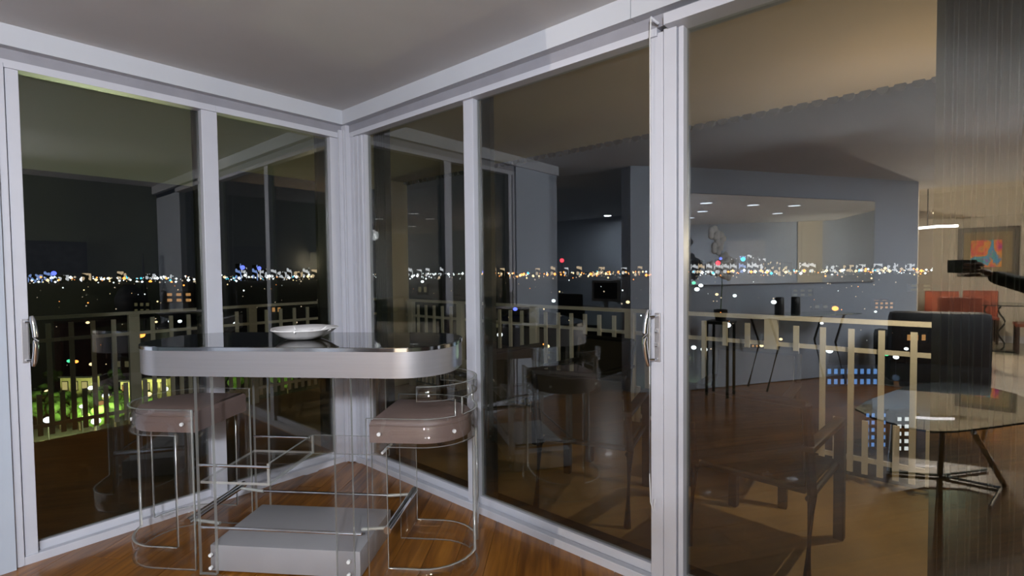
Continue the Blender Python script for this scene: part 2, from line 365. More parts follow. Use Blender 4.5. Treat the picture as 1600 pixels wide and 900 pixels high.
# sliding door assembly on the right
def frame_right():
    # sill with lip, groove, upper track
    s = struct(mk('trim_6', bx(.0, 3.6, 0.0, .035, -.01, .040, bev=.003), M['white']), 'white sill of the right hand doors')
    mk('track_groove', bx(.03, 3.6, .03, .14, -.01, .030), M['groove'], s)
    mk('track_lip', bx(.03, 3.6, .072, .10, -.01, .05), M['white'], s)
    mk('shaded_threshold', bx(-.1, 3.6, .12, .24, -.2, .02), M['black'], s)  # black block carries the shade behind the door sill
    # door 1: corner to middle stile
    d = struct(mk('door_1', bx(.06, 1.30, .042, .078, .034, .078, bev=.002), M['white']), 'white framed sliding glass door next to the corner')
    mk('top_rail', bx(.06, 1.30, .0, .078, 2.37, 2.404, bev=.002), M['white'], d)
    mk('stile', bx(.06, .20, .030, .080, .034, 2.39, bev=.003), M['white'], d)
    mk('stile', bx(.145, .178, .018, .04, .034, 2.39, bev=.003), M['white'], d)
    mk('glass', bx(.19, 1.24, .0575, .0625, .07, 2.38), M['pane'], d)
    # door 2
    d = struct(mk('door_2', bx(1.30, 2.375, .042, .078, .034, .078, bev=.002), M['white']), 'white framed sliding glass door with chrome pull handle')
    mk('top_rail', bx(1.30, 2.405, .0, .078, 2.37, 2.404, bev=.002), M['white'], d)
    mk('stile', bx(1.215, 1.293, .022, .080, .034, 2.385, bev=.003), M['white'], d)
    mk('frame_shade_strip', bx(1.30, 1.37, .082, .115, .02, 2.40), M['black'], d)  # black strip stands for side shadow and outer frame edge
    mk('stile', bx(2.372, 2.428, .012, .080, .030, 2.385, bev=.003), M['white'], d)
    mk('glass', bx(1.29, 2.38, .0575, .0625, .07, 2.38), M['pane'], d)
    h = mk('door_handle', handle_bm(), M['chrome'], d, smooth=True, loc=(2.395, .012, 1.10))
    mk('lock_plate', bx(-.002, .022, -.008, 0, -.105, .105, bev=.002), M['silver'], h)
    for z in (-.03, .03): mk('thumb_turn', bx(.004, .017, -.022, -.006, z-.010, z+.010, bev=.003), M['chrome'], h)
    # door 3
    d = struct(mk('door_3', bx(2.51, 3.6, .042, .078, .034, .078, bev=.002), M['white']), 'white framed sliding glass door at the right edge')
    mk('top_rail', bx(2.452, 3.6, -.04, .078, 2.385, 2.43, bev=.002), M['white'], d)
    mk('stile', bx(2.432, 2.487, .006, .080, .030, 2.39, bev=.003), M['white'], d)
    mk('stile', bx(2.490, 2.512, .020, .080, .030, 2.39, bev=.003), M['white'], d)
    mk('glass', bx(2.50, 3.6, .0575, .0625, .07, 2.40), M['pane'], d)
def handle_bm():
    bm = NB(); pts = []
    for k in range(13):
        a = -1+2*k/12; pts.append((-.012-.010*(1-a*a), -.046-.014*(1-a*a), .120*a))
    tube(bm, pts, .012, 12, rs=[.007]+[.0115]*11+[.007])
    for z in (-.092, .092): tube(bm, [(-.014, -.048, z), (.006, -.03, z), (.01, -.006, z)], .0055, 10)
    return bm
frame_right()
def frame_left():
    s = struct(mk('trim_8', bx(-.035, 0, -1.80, .0, -.01, .040, bev=.003), M['white']), 'white sill of the left hand doors')
    mk('track_groove', bx(-.14, -.03, -1.80, -.0, -.01, .030), M['groove'], s)
    mk('track_lip', bx(-.10, -.072, -1.80, -.03, -.01, .05), M['white'], s)
    mk('shaded_threshold', bx(-.24, -.12, -1.80, .1, -.2, .02), M['black'], s)  # shade behind the left sill put into a black block
    d = struct(mk('door_6', bx(-.078, -.042, -.86, -.06, .034, .078, bev=.002), M['white']), 'white framed glass door left of the corner')
    mk('top_rail', bx(-.078, 0, -.86, -.0, 2.365, 2.404, bev=.002), M['white'], d)
    mk('stile', bx(-.080, -.018, -.20+.09, -.03, .034, 2.39, bev=.003), M['white'], d)
    mk('frame_shade_strip', bx(-.115, -.082, -.18, -.11, .02, 2.40), M['black'], d)
    mk('glass', bx(-.0625, -.0575, -.87, -.07, .07, 2.38), M['pane'], d)
    d = struct(mk('door_7', bx(-.078, -.042, -1.71, -.92, .034, .078, bev=.002), M['white']), 'white framed sliding glass door with handle at the left edge')
    mk('top_rail', bx(-.078, 0, -1.79, -.86, 2.365, 2.404, bev=.002), M['white'], d)
    mk('stile', bx(-.080, -.012, -.936, -.850, .034, 2.385, bev=.003), M['white'], d)
    mk('frame_shade_strip', bx(-.115, -.082, -.96, -.93, .02, 2.40), M['black'], d)
    mk('stile', bx(-.080, -.010, -1.757, -1.710, .034, 2.385, bev=.003), M['white'], d)
    mk('jamb', bx(-.080, .004, -1.80, -1.760, .0, 2.385, bev=.003), M['white'], d)
    mk('glass', bx(-.0625, -.0575, -1.72, -.93, .07, 2.38), M['pane'], d)
    h = mk('door_handle', handle_bm(), M['chrome'], d, smooth=True, loc=(-.008, -1.716, 1.08)); h.rotation_euler.z = PI/2; h.scale = (-1, 1, 1)
    mk('lock_plate', bx(-.002, .022, -.008, 0, -.105, .105, bev=.002), M['silver'], h)
frame_left()
# corner post between the two runs
cp = struct(mk('trim_9', bx(-.06, .055, -.03, .07, .0, 2.46, bev=.002), M['white']), 'white corner post where the glass walls meet')
for (x0, x1, y0, y1) in ((.004, .040, -.036, -.02), (.0, .018, -.06, -.03), (.058, .09, .006, .04), (.10, .135, .012, .04)):
    mk('ridge', bx(x0, x1, y0, y1, .0, 2.42, bev=.002), M['white'], cp)
# blind cord
bm = NB(); pts = [at(1017, 28, 1, -.06), at(1015.5, 60, 1, -.045), at(1016, 300, 1, -.03), at(1015, 600, 1, -.03), at(1015, 740, 1, -.03), at(1016.5, 785, 1, -.03), at(1021, 800, 1, -.03), at(1023, 780, 1, -.02)]
tube(bm, pts, .0022, 6)
cdr = tag(mk('blind_cord', bm, M['cord'], smooth=True), 'thin white cord hanging beside the middle door post', 'cord')
bm = NB(); tube(bm, [at(1016, 27, 1, -.052), at(1029, 37, 1, -.02)], .006, 8); mk('cord_guide', bm, M['white'], cdr)

# ================================================================ BALCONY
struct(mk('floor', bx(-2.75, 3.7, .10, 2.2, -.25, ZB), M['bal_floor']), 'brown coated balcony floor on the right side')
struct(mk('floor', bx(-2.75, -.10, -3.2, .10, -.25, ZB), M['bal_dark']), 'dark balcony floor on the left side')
sl = struct(mk('ceiling', bx(-2.75, 3.7, .20, 2.1, 2.56, 2.72), M['bal_ceil']), 'tan underside of the balcony above, right side')
sl2 = struct(mk('ceiling', bx(-2.68, -.14, -3.2, .20, 2.56, 2.72), M['bal_ceil']), 'tan underside of the balcony above, left side')
bm = NB()
x = -2.6
while x < 3.6:
    tube(bm, [(x, 2.105, 2.556), (x, 2.06, 2.548)], .034, 8); x += .092
e_ = mk('scalloped_edge', bm, M['slat'], sl); e_['kind'] = 'stuff'  # row of dark stubs that serrates the slab edge
cl = tag(mk('balcony_column', bx(-2.28, -2.02, 1.86, 2.12, ZB, 2.56, bev=.01), M['rail']), 'square tan column at the balcony corner', 'column')
struct(mk('wall_balcony', bx(3.36, 3.62, .23, 2.2, ZB, 2.56), M['black']), 'dark dividing wall closing the balcony at right')
# railings
def railing(name, label, axis, fixed, lo, hi, posts, bal_sp, span_fixed):
    r = thing(name, label, 'railing')
    def P(a, z0, z1, w, d, nm, M_=M['rail'], off=0):
        if axis == 0: b = bx(a-w/2, a+w/2, fixed-d/2+off, fixed+d/2+off, z0, z1)
        else: b = bx(fixed-d/2+off, fixed+d/2+off, a-w/2, a+w/2, z0, z1)
        return mk(nm, b, M_, r)
    L = hi-lo; c = (lo+hi)/2
    P(c, 1.012, 1.042, L, .06, 'top_rail'); P(c, .815, .845, L, .025, 'mid_rail', off=.01); P(c, .075, .105, L, .025, 'bottom_rail', off=.01)
    for p in posts: P(p, ZB, 1.015, .085, .06, 'post')
    ps = sorted(posts)
    for a, b in zip([lo]+ps, ps+[hi]):
        n = max(1, round((b-a)/bal_sp)); s = (b-a)/n
        for k in range(n):
            if k > 0: P(a+k*s, .0, .975, .035, .02, 'baluster', off=-.012)
            P(a+(k+.5)*s, .0, .36, .035, .02, 'picket', off=-.012)
    return r
railing('balcony_railing', 'cream picket railing along the right side of the balcony', 0, 2.06, -2.6, 3.36, [-1.9, -.98, .122, 1.212, 2.364], .163, 0)
railing('balcony_railing', 'cream picket railing along the left side of the balcony', 1, -2.6, -3.1, 2.06, [-2.7, -1.80, -.735, .36, 1.35], .160, 0)
# dark shutter stack outside the corner and stack of vertical blinds at the right end
sh = thing('storm_shutter', 'black folded storm shutter stack just outside the corner', 'shutter')
for k in range(6): mk('slat', bx(.185+.023*k, .203+.023*k, .115, .165, ZB, 2.50, bev=.003), M['black'], sh)
mk('head_box', bx(.14, .36, .105, .18, 2.44, 2.54, bev=.02), M['black'], sh)
vb = thing('vertical_blind', 'stack of dark vertical slats at the right end of the glass', 'blind')
mk('head_rail', bx(3.30, 3.60, .11, .18, 2.47, 2.53, bev=.004), M['slat'], vb)
for k in range(14):
    x = 3.315+.0165*k
    box(bm := NB(), (x, .155, 1.26), (.0035, .089, 2.42), rz=.25+.08*math.sin(k*2.1)); mk('slat', bm, M['slat'], vb)

# patio chairs
def patio_chair(label, loc, rz):
    t = thing('patio_chair', label, 'chair', loc, rz, 'dark patio chairs on the balcony')
    W, D = .56, .56
    for sx in (-1, 1):
        bm = NB(); box(bm, (sx*W/2, D/2, .32), (.05, .05, .64), bev=.006); mk('leg', bm, M['patio'], t)
        bm = NB(); tube(bm, [(sx*W/2, -D/2-.06, 0), (sx*W/2, -D/2+.02, .42), (sx*W/2, -D/2-.08, .86)], .022, 8); mk('leg', bm, M['patio'], t, smooth=True)
        bm = NB(); box(bm, (sx*W/2, -.02, .65), (.055, D+.08, .028), bev=.008); mk('armrest', bm, M['patio'], t)
        bm = NB(); tube(bm, [(sx*(W/2-.01), -D/2, .40), (sx*(W/2-.01), D/2, .41)], .015, 8); mk('side_rail', bm, M['patio'], t)
    bm = NB(); box(bm, (0, .0, .425), (W-.05, D-.02, .022), bev=.006); mk('seat', bm, M['sling'], t)
    bm = NB(); box(bm, (0, D/2-.01, .40), (W, .03, .035)); mk('front_rail', bm, M['patio'], t)
    bm = NB(); box(bm, (0, -D/2-.035, .65), (W-.05, .02, .40), bev=.006, M=Matrix.Rotation(math.radians(12), 3, 'X')); mk('backrest', bm, M['sling'], t)
    bm = NB(); tube(bm, [(-W/2, -D/2-.08, .86), (W/2, -D/2-.08, .86)], .02, 8); mk('top_bar', bm, M['patio'], t, smooth=True)
    return t
pc = patio_chair('dark patio chair with its back to the middle glass door', (1.62, .78, ZB), math.radians(16))
dup(pc, (2.62, .90, ZB), math.radians(-4), 'nearest patio chair, behind the right glass door')
dup(pc, (1.02, 1.56, ZB), math.radians(176), 'patio chair by the railing behind the middle door')
dup(pc, (2.30, 1.62, ZB), math.radians(184), 'patio chair by the railing behind the right door')
dup(pc, (.42, 1.02, ZB), math.radians(82), 'patio chair sideways beside the corner door stile')

# ================================================================ BAR TABLE
TC = Vector((.934, -.828, 0)); TR = math.radians(34.9)
bt = thing('bar_table', 'oval silver and clear acrylic bar table with smoked glass top', 'table', TC, TR)
prof = rrect(.785, .283, .24, 10)
pc_ = [(p[0]-.01, p[1]+.052) for p in prof]
def ring(bm, P, z0, z1, th):
    n = len(P); cx = sum(p[0] for p in P)/n; cy = sum(p[1] for p in P)/n
    inn = [(cx+(p[0]-cx)*(1-th/.8), cy+(p[1]-cy)*(1-th/.28)) for p in P]
    v = [[bm.verts.new((q[0], q[1], z)) for q in L] for L, z in ((P, z0), (P, z1), (inn, z1), (inn, z0))]
    for a in range(4):
        for i in range(n): bm.faces.new((v[a][i], v[a][(i+1) % n], v[(a+1) % 4][(i+1) % n], v[(a+1) % 4][i]))
    return bm
mk('apron', ring(NB(), pc_, .925, 1.044, .012), M['silver'], bt, smooth=True)
P2 = [((p[0]+.01)*1.004-.01, (p[1]-.052)*1.012+.052) for p in pc_]
mk('trim_band', ring(NB(), P2, 1.042, 1.058, .02), M['chrome'], bt, smooth=True)
mk('glass_top', prism(NB(), [((p[0]+.01)*.993-.01, (p[1]-.052)*.98+.052) for p in pc_], 1.046, 1.0595), M['smoke'], bt)
# silver underside tray hidden behind the apron
mk('under_tray', prism(NB(), [((p[0]+.01)*.975-.01, (p[1]-.052)*.93+.052) for p in pc_], 1.020, 1.026), M['plastic'], bt)
mk('plinth', box(NB(), (0, 0, .069), (.724, .41, .122), bev=.004), M['basep'], bt, smooth=True)
for (sx, x0) in ((-1, -.362), (1, .300)):
    for sy in (-1, 1):
        cx = x0 if sx < 0 else x0; 
        g = mk('leg', aslab(NB(), (cx, sy*.216+.0, .465), (.082, .019, .93)), ACR, bt)
        for z in (.035, .095):
            bm = NB(); tube(bm, [(cx+.012*sx*0+.018, sy*.222, z), (cx+.018, sy*.233, z)], .0085, 10); mk('bolt', bm, M['cord'], g, smooth=True)
# half-width shelf with upright divider and back panel
mk('shelf', aslab(NB(), (-.235, 0, .425), (.33, .41, .012)), ACR, bt)
mk('shelf_divider', aslab(NB(), (-.066, 0, .47), (.012, .41, .10)), ACR, bt)
mk('back_panel', aslab(NB(), (.15, .205, .47), (.42, .012, .10)), ACR, bt)
for (a, b_2) in (((-.405, -.205, .212), (.372, -.205, .212)), ((-.38, .205, .205), (.38, .205, .205)), ((-.405, -.205, .505), (-.055, -.205, .505)), ((-.40, .205, .505), (-.075, .205, .505))):
    bm = NB(); tube(bm, [a, b_2], .0065, 10); g = mk('gallery_rod', bm, M['chrome'], bt, smooth=True)
for s_ in (-1, 1):
    bm = NB(); tube(bm, [(s_*.485, -.19, .225), (s_*.485, .235, .225)], .0175, 14); g = mk('foot_rail', bm, M['chrome'], bt, smooth=True)
    for y_ in (-.15, .2):
        bm = NB(); tube(bm, [(s_*.35, y_, .205), (s_*.485, y_, .218)], .008, 8); mk('bracket', bm, M['edge'], g)
bm = NB(); tube(bm, [(.36, .10, .47), (.36, .24, .47)], .007, 8); mk('peg', bm, M['cord'], bt, smooth=True)

# ---- acrylic horseshoe stools: local +x is the open side, the round back faces -x
def shell_bm(hw, xo, xc, cells, t=.014, arc_n=16, str_n=5):
    path = []
    for k in range(str_n): path.append((xo+(xc-xo)*k/str_n, -hw))
    for k in range(arc_n+1):
        a = -PI/2-PI*k/arc_n; path.append((xc+hw*math.cos(a), hw*math.sin(a)))
    for k in range(1, str_n+1): path.append((xc+(xo-xc)*k/str_n, hw))
    n = len(path); zs = sorted({z for c in cells for z in c[:2]}); S = [i/(n-1) for i in range(n)]
    def norm(i):
        a = Vector(path[max(0, i-1)]); b = Vector(path[min(n-1, i+1)]); d = (b-a).normalized(); return Vector((d.y, -d.x))
    bm = NB(); vd = {}
    def V(i, j, side):
        k = (i, j, side)
        if k not in vd:
            q = Vector(path[i])-norm(i)*(0 if side else t); vd[k] = bm.verts.new((q.x, q.y, zs[j]))
        return vd[k]
    def on(i, j):
        if i < 0 or j < 0 or i >= n-1 or j >= len(zs)-1: return False
        zm = (zs[j]+zs[j+1])/2; s = (S[i]+S[i+1])/2
        return any(c[0] <= zm <= c[1] and c[2] <= s <= c[3] for c in cells)
    def F(vs, m):
        try: f = bm.faces.new(vs); f.material_index = m; f.smooth = True
        except ValueError: pass
    for i in range(n-1):
        for j in range(len(zs)-1):
            if not on(i, j): continue
            F((V(i, j, 1), V(i+1, j, 1), V(i+1, j+1, 1), V(i, j+1, 1)), 0); F((V(i, j, 0), V(i, j+1, 0), V(i+1, j+1, 0), V(i+1, j, 0)), 0)
            if not on(i-1, j): F((V(i, j, 0), V(i, j, 1), V(i, j+1, 1), V(i, j+1, 0)), 1)
            if not on(i+1, j): F((V(i+1, j, 1), V(i+1, j, 0), V(i+1, j+1, 0), V(i+1, j+1, 1)), 1)
            if not on(i, j-1): F((V(i, j, 0), V(i+1, j, 0), V(i+1, j, 1), V(i, j, 1)), 1)
            if not on(i, j+1): F((V(i, j+1, 1), V(i+1, j+1, 1), V(i+1, j+1, 0), V(i, j+1, 0)), 1)
    return bm
def cushion_bm(hw, xo, xc, z0, z1):
    P = [(xo, -hw)]
    for k in range(21):
        a = -PI/2-PI*k/20; P.append((xc+hw*math.cos(a), hw*math.sin(a)))
    P.append((xo, hw)); bm = NB(); cx = (xo+xc)/2
    L = [(1.0, z0), (1.0, z1-.022), (.985, z1-.008), (.95, z1-.001), (.80, z1+.006), (.4, z1+.012)]
    R = [[bm.verts.new((cx+(p[0]-cx)*s, p[1]*s, z)) for p in P] for s, z in L]
    n = len(P)
    for A_, B_ in zip(R, R[1:]):
        for i in range(n): bm.faces.new((A_[i], A_[(i+1) % n], B_[(i+1) % n], B_[i]))
    bm.faces.new(R[0][::-1]); bm.faces.new(R[-1]); return bm
def stool(label, back):
    t = thing('bar_stool', label, 'stool')
    hw, xo, xc = .210, .225, 0.0
    cells = [(0, .105, 0, 1), (.105, .635, 0, .085), (.105, .635, .915, 1), (.635, .76, 0, 1), (.105, .635, .45, .55)]
    if back: cells += [(.76, .835, .36, .40), (.76, .835, .60, .64), (.835, .90, .20, .80)]
    mk('shell', shell_bm(hw, xo, xc, cells), ACR, t)
    c = mk('seat', cushion_bm(hw-.018, xo-.005, xc, .645, .742), M['mauve'], t, smooth=True)
    bm = NB()
    for k in range(25):
        pass
    P = [(xo-.005, -hw+.0165)]+[(xc+(hw-.0165)*math.cos(-PI/2-PI*k/20), (hw-.0165)*math.sin(-PI/2-PI*k/20)) for k in range(21)]+[(xo-.005, hw-.0165)]
    tube(bm, [(p[0], p[1], .722) for p in P], .0035, 6); mk('piping', bm, M['mauve'], c, smooth=True)
    for (bx_, by_, nx, ny) in ((.17, -hw, 0, -1), (.17, hw, 0, 1), (-.145, -.145, -.7, -.7), (-.145, .145, -.7, .7)):
        bm = NB(); tube(bm, [(bx_, by_, .69), (bx_+nx*.008, by_+ny*.008, .69)], .0085, 10); mk('bolt', bm, M['cord'], t, smooth=True)
    return t
def uvw(a, b): return TC+Vector((math.cos(TR)*a-math.sin(TR)*b, math.sin(TR)*a+math.cos(TR)*b, 0))
s1 = stool('acrylic bar stool with mauve seat and back band, right of the table', True)
s1.location = uvw(.655, -.055); s1.rotation_euler.z = TR+PI
s2 = stool('acrylic bar stool with mauve seat at the left end of the table', False)
s2.location = uvw(-.665, .02); s2.rotation_euler.z = TR

# dish
dl_ = uvw(-.105-.0, .0); dc = Vector((.872, -.785, 1.0595)) 
fr = lambda a: 1+.10*abs(math.sin(2.5*a))-.07
dish = mk('serving_dish', lathe(NB(), [(.06, .0), (.085, .004), (.125, .025), (.155, .05), (.163, .053), (.158, .056), (.118, .03), (.08, .012), (.03, .010)], 60, fr=fr), M['china'], smooth='all')
tag(dish, 'white scalloped sectioned serving dish on the glass table top', 'dish'); dish.location = dc; dish.rotation_euler.z = .5
for k in range(5):
    a = 2*PI*k/5
    bm = NB(); tube(bm, [(.03*math.cos(a), .03*math.sin(a), .020), (.09*math.cos(a), .09*math.sin(a), .026), (.15*math.cos(a), .15*math.sin(a), .050)], .005, 6); mk('divider', bm, M['china'], dish, smooth=True)
mk('centre_cup', lathe(NB(), [(.03, .008), (.042, .03), (.045, .042), (.04, .043), (.03, .02), (.01, .012)], 24), M['china'], dish, smooth='all')

# ================================================================ THINGS SEEN MIRRORED IN THE GLASS
# coffee table
tp = [(2.88, -2.0), (3.0, -1.82), (3.18, -1.70), (3.30, -1.70), (3.40, -1.79), (3.56, -2.02), (3.72, -2.26), (3.80, -2.6), (3.82, -3.0), (3.76, -3.22), (3.60, -3.40), (3.45, -3.45), (3.30, -3.36), (3.14, -3.12), (2.92, -2.3)]
ct = thing('coffee_table', 'low table with rounded clear glass top on crossed chrome legs', 'table', (3.38, -2.5, 0))
o = mk('glass_top', prism(NB(), [(x-3.38, y+2.5) for x, y in tp], .408, .42, side=1), [M['tglass'], M['black']], ct)
for (a, b2, nm) in ((((-.04), .62, .40), (-.05, .32, .01), 'leg'), ((.10, .60, .40), (.26, .25, .01), 'leg'), ((-.30, .20, .40), (-.31, .46, .01), 'leg'), ((.25, -.55, .40), (.2, -.75, .01), 'leg')):
    bm = NB(); tube(bm, [a, b2], .016, 10); mk(nm, bm, M['chrome'], ct, smooth=True)
for a, b2 in (((-.05, .32, .012), (.24, .33, .012)), ((.24, .33, .012), (.17, .72, .012)), ((-.05, .32, .012), (-.31, .46, .012)), ((-.05, .32, .012), (.19, -.0, .012))):
    bm = NB(); tube(bm, [a, b2], .009, 8); mk('base_bar', bm, M['chrome'], ct, smooth=True)
# black armchair
def armchair(label, loc, rz):
    t = thing('armchair', label, 'armchair', loc, rz)
    mk('base', box(NB(), (0, 0, .20), (.92, .80, .28), bev=.04), M['leather'], t, smooth=True)
    mk('seat', box(NB(), (0, .03, .40), (.58, .66, .16), bev=.05), M['leather'], t, smooth=True)
    mk('backrest', box(NB(), (0, -.33, .58), (.92, .20, .60), bev=.07), M['leather'], t, smooth=True)
    for s in (-1, 1):
        mk('armrest', box(NB(), (s*.40, .03, .42), (.17, .74, .36), bev=.06), M['leather'], t, smooth=True)
        for q in (-1, 1): mk('leg', box(NB(), (s*.38, q*.32, .035), (.05, .05, .07)), M['chrome'], t)
    return t
q = rv(1452, 480, 6.0)
ac = armchair('black leather armchair in front of the dining area', (q.x, q.y, 0), math.radians(165))
# console table and vases in front of the mirror
cc = A+tdir*1.35+ndir*.30
cn = thing('console_table', 'clear glass console table on bent zigzag legs below the mirror', 'table', cc, math.atan2(tdir.y, tdir.x))
o = mk('glass_top', box(NB(), (0, 0, .85), (1.5, .40, .014)), [M['tglass']], cn)
for s in (-1, 1):
    for y in (-.14, .14):
        bm = NB(); tube(bm, [(s*.55, y, .84), (s*.42, y, .52), (s*.58, y, .02)], .012, 8); mk('leg', bm, M['patio'], cn)
for k, (dx, lab) in enumerate(((.28, 'dark cylinder vase on the console, left of the pair'), (.52, 'dark cylinder vase on the console, right of the pair'))):
    v_ = tag(mk('vase', lathe(NB(), [(.045, 0), (.05, .01), (.047, .19), (.04, .2), (.038, .2), (.036, .02)], 20), M['plastic'], smooth=True), lab, 'vase', 'dark vases on the console')
    v_.location = cc-tdir*(.55-dx)*1.0+Vector((0, 0, .857))
# orchid
orr = thing('orchid', 'white orchid in a dark pot on a slim stand by the mirror', 'plant', A+tdir*.26+ndir*.30+Vector((0, 0, .82)), math.atan2(tdir.y, tdir.x))
ps_ = thing('plant_stand', 'slim dark stand under the orchid', 'stand', A+tdir*.26+ndir*.30)
mk('top', box(NB(), (0, 0, .805), (.26, .26, .03)), M['patio'], ps_)
for sx in (-1, 1):
    for sy in (-1, 1): mk('leg', box(NB(), (sx*.11, sy*.11, .395), (.025, .025, .79)), M['patio'], ps_)
mk('pot', lathe(NB(), [(.05, 0), (.075, .12), (.07, .125), (.05, .1)], 18), M['plastic'], orr, smooth=True)
bm = NB(); tube(bm, [(0, 0, .1), (.02, 0, .4), (.0, 0, .74), (-.10, 0, .96)], .005, 6); mk('stem', bm, M['leaf'], orr)
M['petal'] = pbr('white_petal', (.75, .74, .72), .6, noise=.05)
for (x, z) in ((-.10, .96), (-.02, .90), (-.06, .80), (.04, .68), (.12, .62), (-.02, .56), (-.14, .58), (.08, .52)):
    bm = NB()
    for k in range(5):
        a = 2*PI*k/5; r = bmesh.ops.create_icosphere(bm, subdivisions=1, radius=.045); bmesh.ops.transform(bm, matrix=Matrix.Translation((x+.045*math.cos(a), .01, z+.045*math.sin(a))) @ Matrix.Diagonal((1, .35, 1, 1)), verts=r['verts'])
    mk('blossom', bm, M['petal'], orr, smooth='all')
fl = thing('fill_lamp_stand', 'slim white floor lamp added unseen behind the photographer as fill light', 'lamp', (4.12, -2.98, 0))  # not seen in the glass: stand made up for the corner fill
mk('base', lathe(NB(), [(.14, 0), (.14, .015), (.02, .03), (.01, .03)], 24), M['white'], fl, smooth=True)
bm = NB(); tube(bm, [(0, 0, .02), (0, 0, 1.84)], .012, 10); mk('pole', bm, M['white'], fl)
mk('lamp_shade', lathe(NB(), [(.02, 1.83), (.06, 1.86), (.085, 1.88), (.08, 1.882), (.055, 1.865), (.01, 1.845)], 24), M['white'], fl, smooth=True)
for k, (loc, lab) in enumerate((((3.33, 1.55, 1.63), 'small unseen lantern added on the balcony dividing wall for warm fill light'), ((-1.2, -2.85, 2.06), 'small unseen lantern added at the far left end of the balcony for fill light'))):
    ln = thing('fill_lantern', lab, 'lamp', loc)  # housing made up for the added balcony fill
    mk('cap', box(NB(), (0, 0, .06), (.10, .10, .02), bev=.004), M['black'], ln)
    mk('back_plate', box(NB(), (.02, 0, .0), (.02, .08, .14), bev=.004), M['black'], ln)
# recessed downlights
can = thing('downlight', 'recessed round ceiling downlight with cool white lens', 'ceiling light', (*DOWN[0], 2.55), 0, 'recessed downlights')
bm = NB(); lathe(bm, [(.13, -.004), (.15, -.006), (.155, -.001), (.155, .0), (.13, .0)], 24); mk('trim_ring', bm, M['valance'], can, smooth=True)
bm = NB(); lathe(bm, [(.001, -.003), (.13, -.003), (.13, .0), (.001, .0)], 24); mk('lens', bm, M['lamp'], can)
DL = ['upper left', 'middle left', 'lowest, at the left edge', 'top centre', 'upper right', 'lower right']
can['label'] = 'round cool white ceiling downlight, '+DL[0]+' of those in the wall mirror'
for p, lb in zip(DOWN[1:], DL[1:]): dup(can, (*p, 2.55), label='round cool white ceiling downlight, '+lb+' of those in the wall mirror')
dup(can, (-2.05, -7.24, 2.55), label='single round ceiling downlight in the dim study')
# dining corner
YD = -10.6
a_, b2 = rvy(1497, 357, YD+.03), rvy(1592, 432, YD+.03)
pa = thing('framed_painting', 'large framed picture with small bright abstract print on the dining wall', 'painting', (0, 0, 0))
mk('frame', bx(a_.x, b2.x, YD, YD+.035, b2.z, a_.z, bev=.01), M['artframe'], pa)
mk('mount', bx(a_.x+.09, b2.x-.09, YD+.03, YD+.04, b2.z+.09, a_.z-.09), M['mat_'], pa)
def artmat():
    m, t, o = nodes('abstract_colour_print'); b = t.nodes.new('ShaderNodeBsdfPrincipled'); t.links.new(b.outputs[0], o.inputs[0])
    tc = t.nodes.new('ShaderNodeTexCoord'); n = t.nodes.new('ShaderNodeTexNoise'); n.inputs['Scale'].default_value = 3.5; n.inputs['Distortion'].default_value = 1.2
    t.links.new(tc.outputs['Object'], n.inputs['Vector']); r = t.nodes.new('ShaderNodeValToRGB'); t.links.new(n.outputs['Fac'], r.inputs[0]); r.color_ramp.interpolation = 'EASE'
    cols = [(.30, (.45, .03, .30)), (.38, (.75, .12, .08)), (.46, (.80, .35, .05)), (.52, (.05, .25, .50)), (.58, (.08, .35, .30)), (.66, (.35, .08, .50))]
    els = r.color_ramp.elements; els[0].position = cols[0][0]; els[0].color = (*cols[0][1], 1); els[1].position = cols[-1][0]; els[1].color = (*cols[-1][1], 1)
    for p, c in cols[1:-1]: k = els.new(p); k.color = (*c, 1)
    t.links.new(r.outputs[0], b.inputs['Base Color']); return m
c0, c1 = rvy(1517, 376, YD+.045), rvy(1565, 417, YD+.045)
mk('print', bx(c0.x, c1.x, YD+.035, YD+.046, c1.z, c0.z), artmat(), pa)
v0, v1 = rvy(1492, 310, YD), rvy(1523, 322, YD)
vn = thing('air_vent', 'small grey louvred air vent high on the dining wall', 'vent')
mk('vent_frame', bx(v0.x, v1.x, YD, YD+.015, v1.z, v0.z, bev=.003), M['groove'], vn)
for k in range(5):
    z = v1.z+(v0.z-v1.z)*(k+.7)/5.6; mk('louvre', bx(v0.x+.02, v1.x-.02, YD+.012, YD+.022, z-.006, z+.006), M['artframe'], vn)
# pendant lamp
p0, p1 = rv(1431, 357, 8.6), rv(1496, 353, 8.6); pm = (p0+p1)/2
pl = thing('pendant_lamp', 'slim bright linear pendant lamp hanging over the dining table', 'pendant lamp', (pm.x, pm.y, 0))
bm = NB(); tube(bm, [(p0-Vector((pm.x, pm.y, 0))), (Vector((0, 0, pm.z+.012))), (p1-Vector((pm.x, pm.y, 0)))], .022, 10); mk('light_tube', bm, M['tube'], pl)
bm = NB(); tube(bm, [(-.12, .05, pm.z+.02), (-.12, .05, 2.76)], .008, 8); mk('rod', bm, M['patio'], pl)
bm = NB(); tube(bm, [(-.12, .05, 2.75), (-.12, .05, 2.78)], .07, 16); mk('canopy', bm, M['patio'], pl)
